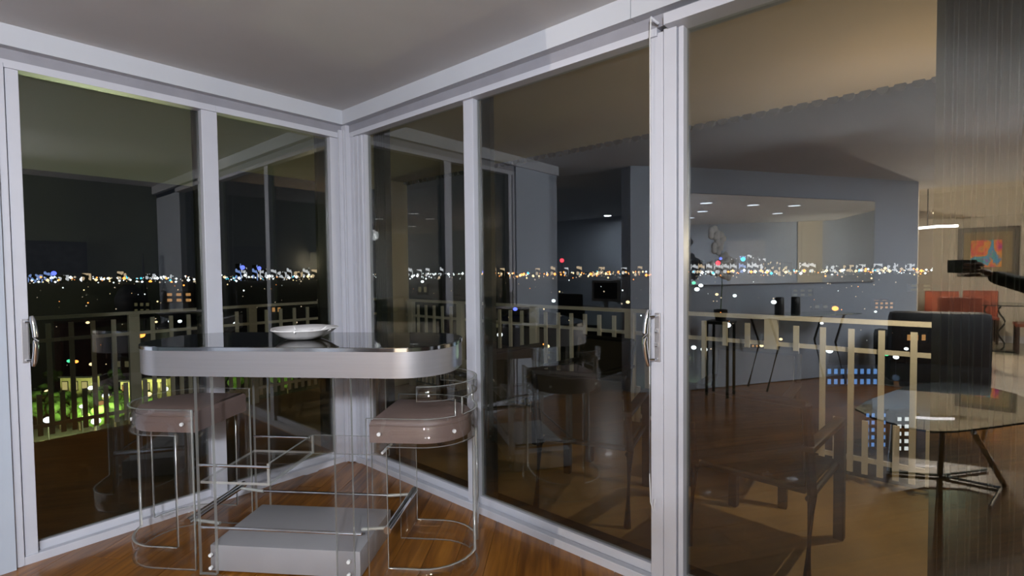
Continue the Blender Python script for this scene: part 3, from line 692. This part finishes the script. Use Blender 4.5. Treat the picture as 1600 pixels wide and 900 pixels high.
# dining table and chairs
def diningchair(label, loc, rz, mat):
    t = thing('dining_chair', label, 'chair', loc, rz, 'dining chairs')
    mk('backrest', box(NB(), (0, -.21, .69), (.48, .035, .50), bev=.01), mat, t)
    mk('seat', box(NB(), (0, 0, .455), (.48, .45, .05), bev=.015), mat, t)
    for sx in (-1, 1):
        for sy in (-1, 1): mk('leg', box(NB(), (sx*.21, sy*.19, .22), (.04, .04, .44)), M['brown'], t)
    return t
q = rv(1471, 470, 9.1); q2 = rv(1533, 470, 9.1)
dc1 = diningchair('red-brown dining chair behind the glass table, left one', (q.x, q.y-.1, 0), 0, M['redwood'])
dup(dc1, (q2.x, q2.y-.1, 0), 0, 'red-brown dining chair behind the glass table, under the painting')
q3 = rv(1604, 500, 8.0); dup(dc1, (q3.x+.08, q3.y, 0), math.radians(90), 'dark dining chair at the right end of the glass table')
q4 = rv(1450, 490, 7.7); dup(dc1, (q4.x+.35, q4.y, 0), math.radians(180), 'dining chair on the near side of the glass table')
qt = rv(1530, 480, 8.35)
dt = thing('dining_table', 'glass dining table on wavy metal pedestals', 'table', (qt.x+.68, qt.y, 0))
mk('glass_top', prism(NB(), rrect(.95, .50, .06, 4), .765, .78, side=1), [M['tglass'], M['black']], dt)
for x in (-.75, -.58, -.41):
    bm = NB(); tube(bm, [(x+.04*math.sin(k*.9), 0, .02+.74*k/14) for k in range(15)], .012, 8); mk('pedestal', bm, M['patio'], dt, smooth=True)
mk('foot_plate', bx(-.9, -.25, -.12, .12, .0, .02), M['patio'], dt)
# dark wall pieces reflected in the left glass: long picture, statuette, tall vase on a cabinet
pw_ = thing('framed_picture', 'wide dark framed picture on the shaded side wall', 'picture')
mk('frame', bx(4.46, 4.50, -1.40, -.74, 1.43, 1.80, bev=.006), M['plastic'], pw_)
mk('print', bx(4.452, 4.465, -1.36, -.78, 1.47, 1.76), M['darkart'], pw_)
cab = thing('cabinet', 'low dark cabinet against the shaded side wall', 'cabinet', (4.27, -.62, 0))
mk('body', box(NB(), (0, 0, .46), (.42, .9, .80), bev=.01), M['brown'], cab)
for s in (-1, 1):
    d_ = mk('door', box(NB(), (-.215, s*.22, .46), (.02, .42, .70), bev=.004), M['brown'], cab)
    bm = NB(); tube(bm, [(-.235, s*.05, .42), (-.235, s*.05, .52)], .006, 8); mk('door_handle', bm, M['chrome'], d_)
    for q in (-1, 1): mk('leg', box(NB(), (s*.17, q*.4, .03), (.04, .04, .06)), M['patio'], cab)
vs_ = tag(mk('floor_vase', lathe(NB(), [(.06, 0), (.09, .02), (.15, .16), (.155, .24), (.11, .35), (.06, .39), (.07, .41), (.05, .40), (.09, .34), (.13, .24), (.05, .03)], 28), M['darkart'], smooth=True), 'round dark vase on the low cabinet', 'vase'); vs_.location = (4.25, -.38, .865)
st = thing('tower_statuette', 'slim dark lattice tower statuette beside the round vase', 'statuette', (4.30, -.22, .865))
bm = NB()
for sx in (-1, 1):
    for sy in (-1, 1): tube(bm, [(sx*.06, sy*.06, 0), (sx*.03, sy*.03, .2), (sx*.012, sy*.012, .45), (0, 0, .80)], .006, 6)
for z, s in ((.2, .035), (.45, .016)): box(bm, (0, 0, z), (s*2.2, s*2.2, .015))
mk('tower', bm, M['patio'], st); mk('base', box(NB(), (0, 0, .008), (.15, .15, .016)), M['patio'], st)
# study beyond the opening: desk, monitor, chair
q = rv(935, 450, 8.3)
dk = thing('desk', 'dark writing desk in the dim study', 'desk', (q.x, q.y-.2, 0))
mk('top', bx(-.65, .65, -.3, .3, .73, .76), M['brown'], dk)
for s in (-1, 1):
    for r_ in (-1, 1): mk('leg', box(NB(), (s*.6, r_*.26, .365), (.05, .05, .73)), M['brown'], dk)
mo = thing('monitor', 'computer monitor with pale grey bezel standing on the desk', 'monitor', (q.x, q.y-.25, .76))
mk('bezel', bx(-.27, .27, -.02, .02, .10, .46, bev=.008), M['valance'], mo)
mk('screen', bx(-.22, .22, .018, .024, .15, .42), M['plastic'], mo)
mk('stand', bx(-.03, .03, -.02, .02, .0, .12), M['valance'], mo); mk('foot', bx(-.12, .12, -.09, .09, 0, .012), M['valance'], mo)
oc = thing('office_chair', 'dark office chair pushed up to the desk', 'chair', (q.x-.1, q.y+.45, 0), PI)
mk('seat', box(NB(), (0, 0, .47), (.48, .46, .08), bev=.03), M['leather'], oc, smooth=True)
mk('backrest', box(NB(), (0, -.22, .78), (.44, .06, .5), bev=.03), M['leather'], oc, smooth=True)
bm = NB(); tube(bm, [(0, 0, .08), (0, 0, .44)], .025, 10); mk('column', bm, M['chrome'], oc)
for k in range(5):
    a = 2*PI*k/5; bm = NB(); tube(bm, [(0, 0, .09), (.28*math.cos(a), .28*math.sin(a), .05)], .018, 8); mk('base_arm', bm, M['patio'], oc)
    bm = NB(); r_ = bmesh.ops.create_icosphere(bm, subdivisions=2, radius=.03); bmesh.ops.translate(bm, vec=(.28*math.cos(a), .28*math.sin(a), .03), verts=r_['verts']); mk('castor', bm, M['patio'], oc)

# ================================================================ PHOTOGRAPHER
back = CAM-fw*.030
ph = thing('phone', 'black phone held level in an outstretched hand', 'phone', back+rt*.085)
ph.rotation_euler = M3.to_euler()
mk('body', box(NB(), (0, 0, 0), (.172, .080, .009), bev=.003), M['plastic'], ph, smooth=True)
mk('screen', box(NB(), (0, 0, .005), (.160, .072, .001)), M['plastic'], ph)
for y in (-.008, -.026):
    bm = NB(); tube(bm, [(-.066, y+.017+.01, -.004), (-.066, y+.027, -.007)], .008, 14); mk('camera_lens', bm, M['chrome'], ph, smooth=True)
def skin(name, pts, edges, rad, mat, parent, root=0, sub=2):
    me = bpy.data.meshes.new(name); me.from_pydata(pts, edges, []); o = bpy.data.objects.new(name, me); link(o, parent)
    me.materials.append(mat); sk = o.modifiers.new('s', 'SKIN'); sk.use_smooth_shade = True
    for i, v in enumerate(me.skin_vertices[0].data):
        r = rad[i]; v.radius = r if isinstance(r, tuple) else (r, r); v.use_root = (i == root)
    s = o.modifiers.new('d', 'SUBSURF'); s.levels = sub; s.render_levels = sub
    return o
pe = thing('person', 'person in dark clothes holding a phone out at arm length', 'person', (0, 0, 0))
bx0, by0 = 4.12, -2.42
hand = back+rt*.185-up*.02
fdir = Vector((-math.sin(.9), math.cos(.9), 0)); sd = Vector((math.cos(.9), math.sin(.9), 0))   # facing, right hand side
base = Vector((bx0, by0, 0))
def W(f, s, z): v = base+fdir*f+sd*s; return (v.x, v.y, z)
elbow = Vector((3.80, -2.20, 1.24))
pts = [W(0, 0, .95), W(0, 0, 1.12), W(.0, 0, 1.30), W(0, 0, 1.43), W(.02, 0, 1.50),
       W(0, .17, 1.40), W(.04, .24, 1.14), W(.16, .20, .95),
       W(0, -.17, 1.40), tuple(elbow), tuple(hand+Vector((.045, -.01, -.035))),
       W(0, .10, .90), W(.02, .11, .50), W(-.02, .12, .09),
       W(0, -.10, .90), W(.03, -.11, .50), W(-.01, -.12, .09), W(.10, .13, .035), W(.11, -.13, .035)]
ed = [(0, 1), (1, 2), (2, 3), (3, 4), (3, 5), (5, 6), (6, 7), (3, 8), (8, 9), (9, 10), (0, 11), (11, 12), (12, 13), (0, 14), (14, 15), (15, 16), (13, 17), (16, 18)]
rad = [(.15, .11), (.14, .10), (.16, .11), (.12, .08), .055, .065, .05, .035,   .065, .058, .040, .09, .06, .045, .09, .06, .045, .04, .04]
skin('body', pts, ed, rad, M['cloth'], pe)
hd = Vector(W(.05, 0, 1.64))
bm = NB(); r_ = bmesh.ops.create_icosphere(bm, subdivisions=4, radius=1.0)
for v in bm.verts:
    x, y, z = v.co; f = 1-.22*max(0, -z)*(1 if y < .3 else .6)
    v.co = Vector((x*.078*f, y*.098*(1 if z > -.3 else .93), z*.118))
for dx in (-.030, .030):
    for v in bm.verts:
        if (v.co-Vector((dx, .09, .005))).length < .022: v.co.y -= .010
for v in bm.verts:
    d = (v.co-Vector((0, .10, -.022))).length
    if d < .026: v.co.y += .022*(1-d/.026)
hdo = mk('head', bm, M['skin'], pe, smooth='all', loc=hd, rz=.9)
for dx in (-.030, .030):
    bm = NB(); r_ = bmesh.ops.create_icosphere(bm, subdivisions=2, radius=.011); bmesh.ops.translate(bm, vec=(dx, .080, .006), verts=r_['verts']); mk('eye', bm, M['petal'], hdo, smooth='all')
    bm = NB(); r_ = bmesh.ops.create_icosphere(bm, subdivisions=2, radius=.022); bmesh.ops.transform(bm, matrix=Matrix.Translation((dx*2.6, 0, 0)) @ Matrix.Diagonal((.35, .8, 1.3, 1)), verts=r_['verts']); mk('ear', bm, M['skin'], hdo, smooth='all')
bm = NB(); tube(bm, [(-.022, .083, -.055), (0, .090, -.056), (.022, .083, -.055)], .005, 8); mk('mouth', bm, M['redwood'], hdo)
bm = NB(); r_ = bmesh.ops.create_icosphere(bm, subdivisions=3, radius=1.0)
for v in bm.verts: v.co = Vector((v.co.x*.088, v.co.y*.105-.012, max(v.co.z, -.35 if v.co.y < 0 else .35)*.124+.006))
mk('hair', bm, M['hair'], hdo, smooth='all')
# gripping hand: palm plus five separate fingers curled round the phone edge
hb = hand
def HP(a, b, c): return tuple(hb+rt*a+up*b+fw*c)
skin('hand', [HP(.055, -.03, -.02), HP(.025, -.012, -.012), HP(.0, 0, -.010)], [(0, 1), (1, 2)], [(.028, .02), (.036, .018), (.030, .014)], M['skin'], pe)
for k, (b, L) in enumerate(((.030, .95), (.012, 1.05), (-.008, 1.0), (-.028, .82))):
    skin('finger', [HP(.01, b, .0), HP(-.012, b*1.1, .045), HP(-.035*L, b*1.15, .052), HP(-.055*L, b*1.15, .042)], [(0, 1), (1, 2), (2, 3)], [.0105, .0095, .0085, .0075], M['skin'], pe, sub=1)
skin('thumb', [HP(.015, .02, -.012), HP(-.012, .040, -.016), HP(-.040, .034, -.010)], [(0, 1), (1, 2)], [.0125, .011, .009], M['skin'], pe, sub=1)

# ================================================================ CITY BELOW
ZG = -46.0
struct(mk('ground', bx(-9000, 6000, 3, 12000, ZG-1, ZG), M['ground']), 'dark city ground far below')
struct(mk('ground', bx(-9000, -3, -6000, 3, ZG-1, ZG), M['ground']), 'dark city ground far below')
def gp(px, py): return at(px, py, 2, ZG)
def depth(q): return (q-CAM).dot(fw)
LC = dict(white=emis('white_street_light', (.8, .9, 1.0), 5), warm=emis('warm_street_light', (1.0, .72, .38), 4), orange=emis('orange_street_light', (1.0, .28, .05), 7),
          blue=emis('blue_sign_light', (.10, .14, 1.0), 5), green=emis('green_sign_light', (.10, 1.0, .45), 3), red=emis('red_beacon_light', (1.0, .03, .05), 7), cyan=emis('cyan_sign_light', (.05, .6, 1.0), 4), dimw=emis('distant_window_light', (1.0, .8, .6), 1.3))
# (a) far carpet of lights, nobody could count them
cnt = {k: NB() for k in LC}
def blob(bm, q, r):
    v = [bm.verts.new(q+Vector(d)*r) for d in ((1, 0, 0), (-1, 0, 0), (0, 1, 0), (0, -1, 0), (0, 0, 1), (0, 0, -1))]
    for a, b, c in ((0, 2, 4), (2, 1, 4), (1, 3, 4), (3, 0, 4), (2, 0, 5), (1, 2, 5), (3, 1, 5), (0, 3, 5)): bm.faces.new((v[a], v[b], v[c]))
def horizon(px): return 433.3-(px+115.3)*(433.3-416.7)/1590.0
def pick(px):
    r = random.random()
    if px < 520: return 'white' if r < .52 else 'dimw' if r < .72 else 'warm' if r < .86 else 'cyan' if r < .93 else 'orange'
    if px < 740: return 'white' if r < .8 else 'dimw'
    if px < 1020: return 'orange' if r < .30 else 'warm' if r < .62 else 'dimw' if r < .82 else 'white' if r < .95 else 'cyan'
    return 'white' if r < .35 else 'warm' if r < .62 else 'orange' if r < .76 else 'dimw' if r < .93 else 'cyan'
for k in range(800):
    px = random.uniform(30, 1475); py = horizon(px)+random.choice((random.gauss(4, 1.6), random.gauss(6, 2.5), random.uniform(2, 12)))
    py = max(py, horizon(px)+1.5)
    d = random.uniform(2600, 4200); q = CAM+ray(px, py)*d
    blob(cnt[pick(px)], q, d/F*random.choice((.6, .8, 1.0, 1.3, 1.8, 2.6)))
for k in range(230):                      # mid distance streets
    px = random.uniform(40, 1460); py = horizon(px)+12+150*random.random()**2.2
    q = gp(px, py)+Vector((0, 0, 5)); d = depth(q)
    blob(cnt[random.choice(('white', 'warm', 'dimw', 'dimw', 'orange', 'dimw'))], q, d/F*random.choice((.5, .6, .8, 1.1, 1.5)))
for k, b in cnt.items():
    if len(b.verts):
        tag(mk('city_lights', b, LC[k]), {'white': 'cool white lights', 'warm': 'warm yellow lights', 'orange': 'orange lights', 'blue': 'blue lights', 'green': 'green lights', 'red': 'red lights', 'cyan': 'pale cyan lights', 'dimw': 'faint peach lights'}[k]+' scattered over the distant city', 'city lights', kind='stuff')
    else: b.free()
# (b) skyline blocks with lit windows
def winmat(name, col, s, thr, scale):
    m, t, o = nodes(name); tc = t.nodes.new('ShaderNodeTexCoord'); v = t.nodes.new('ShaderNodeTexVoronoi'); v.inputs['Scale'].default_value = scale
    v.inputs['Randomness'].default_value = .8; t.links.new(tc.outputs['Object'], v.inputs['Vector'])
    g = t.nodes.new('ShaderNodeSeparateColor'); t.links.new(v.outputs['Color'], g.inputs[0])
    c = t.nodes.new('ShaderNodeMath'); c.operation = 'GREATER_THAN'; c.inputs[1].default_value = thr; t.links.new(g.outputs[0], c.inputs[0])
    e = t.nodes.new('ShaderNodeEmission'); e.inputs[0].default_value = (*col, 1); ml = t.nodes.new('ShaderNodeMath'); ml.operation = 'MULTIPLY'; ml.inputs[1].default_value = s
    t.links.new(c.outputs[0], ml.inputs[0]); t.links.new(ml.outputs[0], e.inputs[1])
    d = t.nodes.new('ShaderNodeBsdfDiffuse'); d.inputs[0].default_value = (.04, .04, .045, 1); a = t.nodes.new('ShaderNodeAddShader')
    t.links.new(e.outputs[0], a.inputs[0]); t.links.new(d.outputs[0], a.inputs[1]); t.links.new(a.outputs[0], o.inputs[0]); m.cycles.emission_sampling = 'NONE'; return m
WM = [winmat('tower_windows_white', (.85, .88, 1), 1.2, .62, .05), winmat('tower_windows_warm', (1, .75, .5), 1.0, .62, .05), winmat('tower_windows_blue', (.3, .45, 1), 1.2, .6, .05)]
sky = [(372, 412, 6, 2), (380, 418, 8, 0), (398, 414, 6, 2), (410, 420, 9, 0), (428, 421, 7, 0), (440, 423, 12, 0), (452, 419, 6, 0), (466, 424, 10, 1), (478, 418, 7, 0), (492, 421, 8, 1),
       (55, 428, 12, 2), (75, 424, 7, 2), (100, 430, 8, 0), (135, 427, 8, 1), (190, 424, 8, 1), (235, 428, 9, 0), (262, 429, 8, 0), (640, 418, 8, 0), (655, 421, 7, 0), (668, 419, 6, 0), (690, 417, 5, 0),
       (760, 420, 8, 1), (772, 416, 6, 1), (785, 419, 7, 1), (840, 419, 6, 1), (864, 416, 7, 1), (885, 418, 6, 0), (905, 416, 8, 1), (940, 417, 9, 1), (975, 418, 7, 0), (1000, 416, 6, 1),
       (1085, 408, 8, 0), (1096, 406, 7, 1), (1108, 412, 7, 0), (1122, 405, 9, 0), (1134, 410, 8, 0), (1146, 404, 7, 0), (1160, 400, 7, 2), (1171, 398, 5, 0), (1180, 402, 7, 0), (1190, 404, 9, 0),
       (1206, 409, 18, 1), (1226, 410, 14, 1), (1256, 409, 9, 0), (1268, 411, 8, 0), (1300, 413, 12, 0), (1326, 414, 10, 1), (1345, 413, 9, 0), (1372, 412, 8, 0), (1395, 411, 10, 0), (1422, 412, 9, 0)]
for px, py, wd, c in sky:
    d = random.uniform(3300, 3900); top = CAM+ray(px, py)*d; hw = wd/2*d/F
    w_ = mk('tower_block', bx(-hw, hw, -hw, hw, 0, top.z-ZG), WM[c]); w_.location = (top.x, top.y, ZG); w_.rotation_euler.z = YAW+random.uniform(-.2, .2)
    tag(w_, {0: 'skyline tower with white windows', 1: 'skyline tower with warm windows', 2: 'skyline tower with blue windows'}[c], 'building', {0: 'white-lit skyline towers', 1: 'warm-lit skyline towers', 2: 'blue-lit skyline towers'}[c])
def far_light(px, py, r, key, label, d=3000, name='beacon_light'):
    bm = NB(); r_ = bmesh.ops.create_icosphere(bm, subdivisions=2, radius=r*d/F); o = thing(name, label, 'light', CAM+ray(px, py)*d)
    mk('lamp_head', bm, LC[key], o); hh = o.location.z-ZG
    mk('mast', box(NB(), (0, 0, -hh/2-1), (2, 2, hh-2)), M['bldg'], o); return o
far_light(878, 407, 3.2, 'red', 'red warning beacon standing above the skyline')
far_light(379, 418, 3.5, 'blue', 'blue tower light above the left skyline, left one'); far_light(405, 419, 3.0, 'blue', 'blue tower light above the left skyline, right one')
far_light(84, 427, 3.5, 'blue', 'blue light on the far left skyline'); far_light(1161, 405, 3.5, 'cyan', 'cyan sign glowing on a downtown tower')
far_light(1122, 411, 3.5, 'red', 'red sign glowing on the downtown skyline'); far_light(1126, 404, 2.2, 'blue', 'small blue light on top of a downtown tower')
far_light(757, 425, 3.4, 'blue', 'violet blue light at the left end of the middle skyline')
ORD = 'first second third fourth fifth sixth seventh eighth ninth tenth eleventh twelfth thirteenth fourteenth fifteenth sixteenth seventeenth eighteenth nineteenth twentieth twenty-first twenty-second twenty-third twenty-fourth twenty-fifth'.split()
def pane(px):
    return 'far left pane' if px < 322 else 'pane left of the corner' if px < 530 else 'narrow pane' if px < 728 else 'middle pane' if px < 1020 else 'right pane'
def relabel(prefix, objs):
    by = {}
    for o in objs:
        d = o.location-CAM; z = d.dot(fw); px = 800+F*d.dot(rt)/z; by.setdefault((o['label'], pane(px)), []).append((px, o))
    for (lab, pn), L in by.items():
        L.sort(key=lambda t: t[0])
        for i, (px, o) in enumerate(L): o['label'] = f"{lab}, {ORD[min(i, 24)]} from the left in the {pn}" if len(L) > 1 else f"{lab}, the only one in the {pn}"
# (c) street lamps nearer by
def street(px, py, r, key, hgt=8):
    g = gp(px, py+0); 
    d = ray(px, py); q = CAM+d*((ZG+hgt-CAM.z)/d.z); rr = r*depth(q)/F
    t = thing('street_lamp', {'white': 'cool white street lamp', 'warm': 'warm yellow street lamp', 'orange': 'orange street lamp', 'blue': 'blue lamp', 'green': 'green lamp'}[key], 'street lamp', (q.x, q.y, ZG), 0, key+' street lamps')
    bm = NB(); tube(bm, [(0, 0, 0), (0, 0, hgt)], .12, 6); mk('pole', bm, M['bldg'], t)
    bm = NB(); r_ = bmesh.ops.create_icosphere(bm, subdivisions=2, radius=rr); bmesh.ops.transform(bm, matrix=Matrix.Translation((0, 0, hgt)) @ Matrix.Diagonal((1, 1, .8, 1)), verts=r_['verts']); mk('lamp_head', bm, LC[key], t)
for a in ((75, 656, 6, 'white'), (150, 658, 6.5, 'white'), (220, 523, 6, 'orange'), (205, 495, 2.5, 'orange'), (137, 504, 2.5, 'warm'), (143, 569, 3.2, 'warm'), (108, 564, 3, 'green'), (119, 565, 3, 'orange'), (142, 606, 4, 'white'),
          (165, 618, 4.5, 'white'), (258, 608, 4.5, 'white'), (232, 616, 4.5, 'warm'), (74, 612, 4, 'warm'), (128, 635, 3.5, 'white'), (266, 502, 3, 'white'), (281, 502, 3, 'white'), (244, 503, 2, 'warm'), (369, 506, 4.5, 'white'),
          (805, 483, 3.5, 'blue'), (722, 495, 3.5, 'blue'), (781, 523, 4.5, 'white'), (762, 543, 3.2, 'warm'), (856, 541, 3, 'warm'), (865, 470, 3.2, 'white'), (981, 472, 3, 'warm'), (938, 540, 4.5, 'white'), (915, 541, 3.5, 'white'), (824, 543, 3, 'green'),
          (772, 507, 2.5, 'warm'), (803, 506, 2, 'white'), (1073, 441, 3, 'white'), (1084, 442, 3, 'green'), (1095, 446, 3.5, 'white'), (1089, 452, 4, 'white'), (1120, 460, 2.5, 'warm'), (1148, 462, 3, 'white'), (1305, 482, 4.5, 'orange'), (1209, 472, 4, 'white'),
          (1137, 508, 5, 'white'), (1100, 546, 5, 'white'), (1084, 543, 4, 'white'), (1071, 553, 5, 'blue'), (1220, 530, 2.5, 'warm'), (1296, 548, 5, 'white'), (1385, 553, 4, 'green'), (1400, 558, 4, 'white'), (1416, 545, 3, 'white'), (1378, 563, 3, 'green'),
          (1284, 505, 2.5, 'white'), (1190, 540, 3, 'warm'), (1368, 487, 2, 'white'), (660, 440, 2.5, 'white'), (640, 500, 3.5, 'white')): street(*a)
# (d) nearer buildings
def building(label, px0, px1, ytop, ybot, mat, wmat, cols, rows, dp=4, wall_light=None):
    a, b = gp(px0, ybot), gp(px1, ybot); c = (a+b)/2; wv = (b-a); wv.z = 0; L = wv.length; rz = math.atan2(wv.y, wv.x)
    zt = CAM.z+(ray((px0+px1)/2, ytop)*depth(c)).z; H = zt-ZG
    t = thing('building', label, 'building', (c.x, c.y, ZG), rz)
    mk('wall', box(NB(), (0, dp/2, H/2), (L, dp, H)), mat, t); mk('roof', box(NB(), (0, dp/2, H+.3), (L+.8, dp+.8, .6)), M['bldg'], t)
    for i in range(cols):
        for j in range(rows):
            x = -L/2+L*(i+.5)/cols; z = H*(j+.5)/rows
            f = mk('window', box(NB(), (x, -.05, z), (L/cols*.62, .3, H/rows*.6)), M['bldg'], t); mk('pane', box(NB(), (x, -.22, z), (L/cols*.52, .1, H/rows*.5)), wmat, f)
    return t
WE = dict(y=emis('lit_window_yellow', (1, .85, .35), .9), w=emis('lit_window_white', (.9, .95, 1), 1.5), b=emis('lit_window_blue', (.18, .42, 1), 1.1), o=emis('lit_window_orange', (1, .5, .18), .8), d=emis('lit_window_dim', (1, .9, .5), .12))
building('pale yellow low building with lit entrance, far left below the railing', 96, 142, 590, 640, M['pale'], WE['y'], 3, 2)
building('pale yellow building wing behind the left railing post', 190, 216, 596, 645, M['pale'], WE['o'], 2, 2)
building('yellow-lit building just left of the bar table', 226, 262, 592, 640, M['pale'], WE['y'], 3, 2)
building('green-lit low house in front of the park trees', 150, 186, 618, 650, M['pale'], WE['o'], 2, 1)
building('long building with a bright blue lit roof line', 1290, 1382, 572, 604, M['bldg'], WE['b'], 9, 2)
building('bright blue glazed building seen through the table reflection', 1350, 1384, 642, 700, M['bldg'], WE['b'], 4, 5)
building('narrow blue-white lit building beside the dark dividing wall', 1398, 1432, 648, 706, M['bldg'], WE['w'], 3, 5)
for k in range(26):
    px = random.uniform(60, 1440); 
    if 520 < px < 640: continue
    yb = horizon(px)+random.uniform(35, 150); wd = random.uniform(14, 44)
    building('dim city block', px, px+wd, yb-random.uniform(8, 20), yb, M['bldg'], WE['d'] if k % 2 else WE['o'], random.randint(2, 4), random.randint(1, 2))['group'] = 'dark city blocks'
# (e) park trees lit by the lamps
def crown(seed, r):
    rnd = random.Random(seed); bm = NB()
    for k in range(9):
        c = Vector((rnd.uniform(-.6, .6)*r, rnd.uniform(-.6, .6)*r, rnd.uniform(-.3, .5)*r)); q = bmesh.ops.create_icosphere(bm, subdivisions=2, radius=r*rnd.uniform(.35, .6))
        for v in q['verts']: v.co = v.co*(1+rnd.uniform(-.22, .22))+c
    return bm
proto = [mk('crown', crown(i, 3.2), M['leaf'], smooth='all') for i in range(3)]
spots = [(80, 640), (92, 645), (104, 640), (70, 628), (60, 640), (115, 655), (135, 650), (160, 640), (175, 628), (188, 640), (202, 655), (222, 640), (240, 655), (60, 660), (95, 662), (125, 664), (180, 662), (150, 672), (210, 610), (84, 600), (180, 600), (345, 600), (370, 612), (395, 604), (430, 600), (450, 610)]
for i, (px, py) in enumerate(spots):
    q = gp(px, py+8); t = thing('tree', 'leafy green park tree', 'tree', (q.x, q.y, ZG), random.uniform(0, 6), 'park trees below the balcony')
    o = proto[i % 3] if i < 3 else proto[i % 3].copy()
    if i >= 3: sc.collection.objects.link(o)
    o.parent = t; o.location = (0, 0, 5.2); bm = NB(); tube(bm, [(0, 0, 0), (0, 0, 4.5)], .3, 7); mk('trunk', bm, M['trunk'], t)
pk = tag(mk('park_path', prism(NB(), [tuple(gp(*p).xy) for p in ((62, 690), (190, 672), (262, 660), (330, 640), (330, 648), (262, 670), (190, 684), (62, 704))], ZG, ZG+.15), M['pave']), 'pale curved path through the lit park', 'path')
for (px, py, e_, c) in ((85, 640, 15000, (.8, 1, .35)), (135, 628, 16000, (.9, 1, .5)), (175, 640, 14000, (.8, 1, .5)), (225, 630, 16000, (1, 1, .45)), (150, 672, 9000, (.8, .9, 1)), (400, 600, 9000, (.9, 1, .4)), (1080, 560, 9000, (.6, .9, .6)), (1400, 590, 9000, (.4, .6, 1))):
    l = bpy.data.lights.new('park_lamp', 'POINT'); l.energy = e_*3; l.color = c; l.shadow_soft_size = 1.0
    d = ray(px, py); q = CAM+d*((ZG+11-CAM.z)/d.z); o = bpy.data.objects.new('park_lamp', l); link(o); o.location = q

for pre in ('tower_block', 'street_lamp', 'tree', 'building'):
    relabel(pre, [o for o in sc.objects if o.name.split('.')[0] == pre and o.parent is None and (pre != 'building' or o.get('group'))])
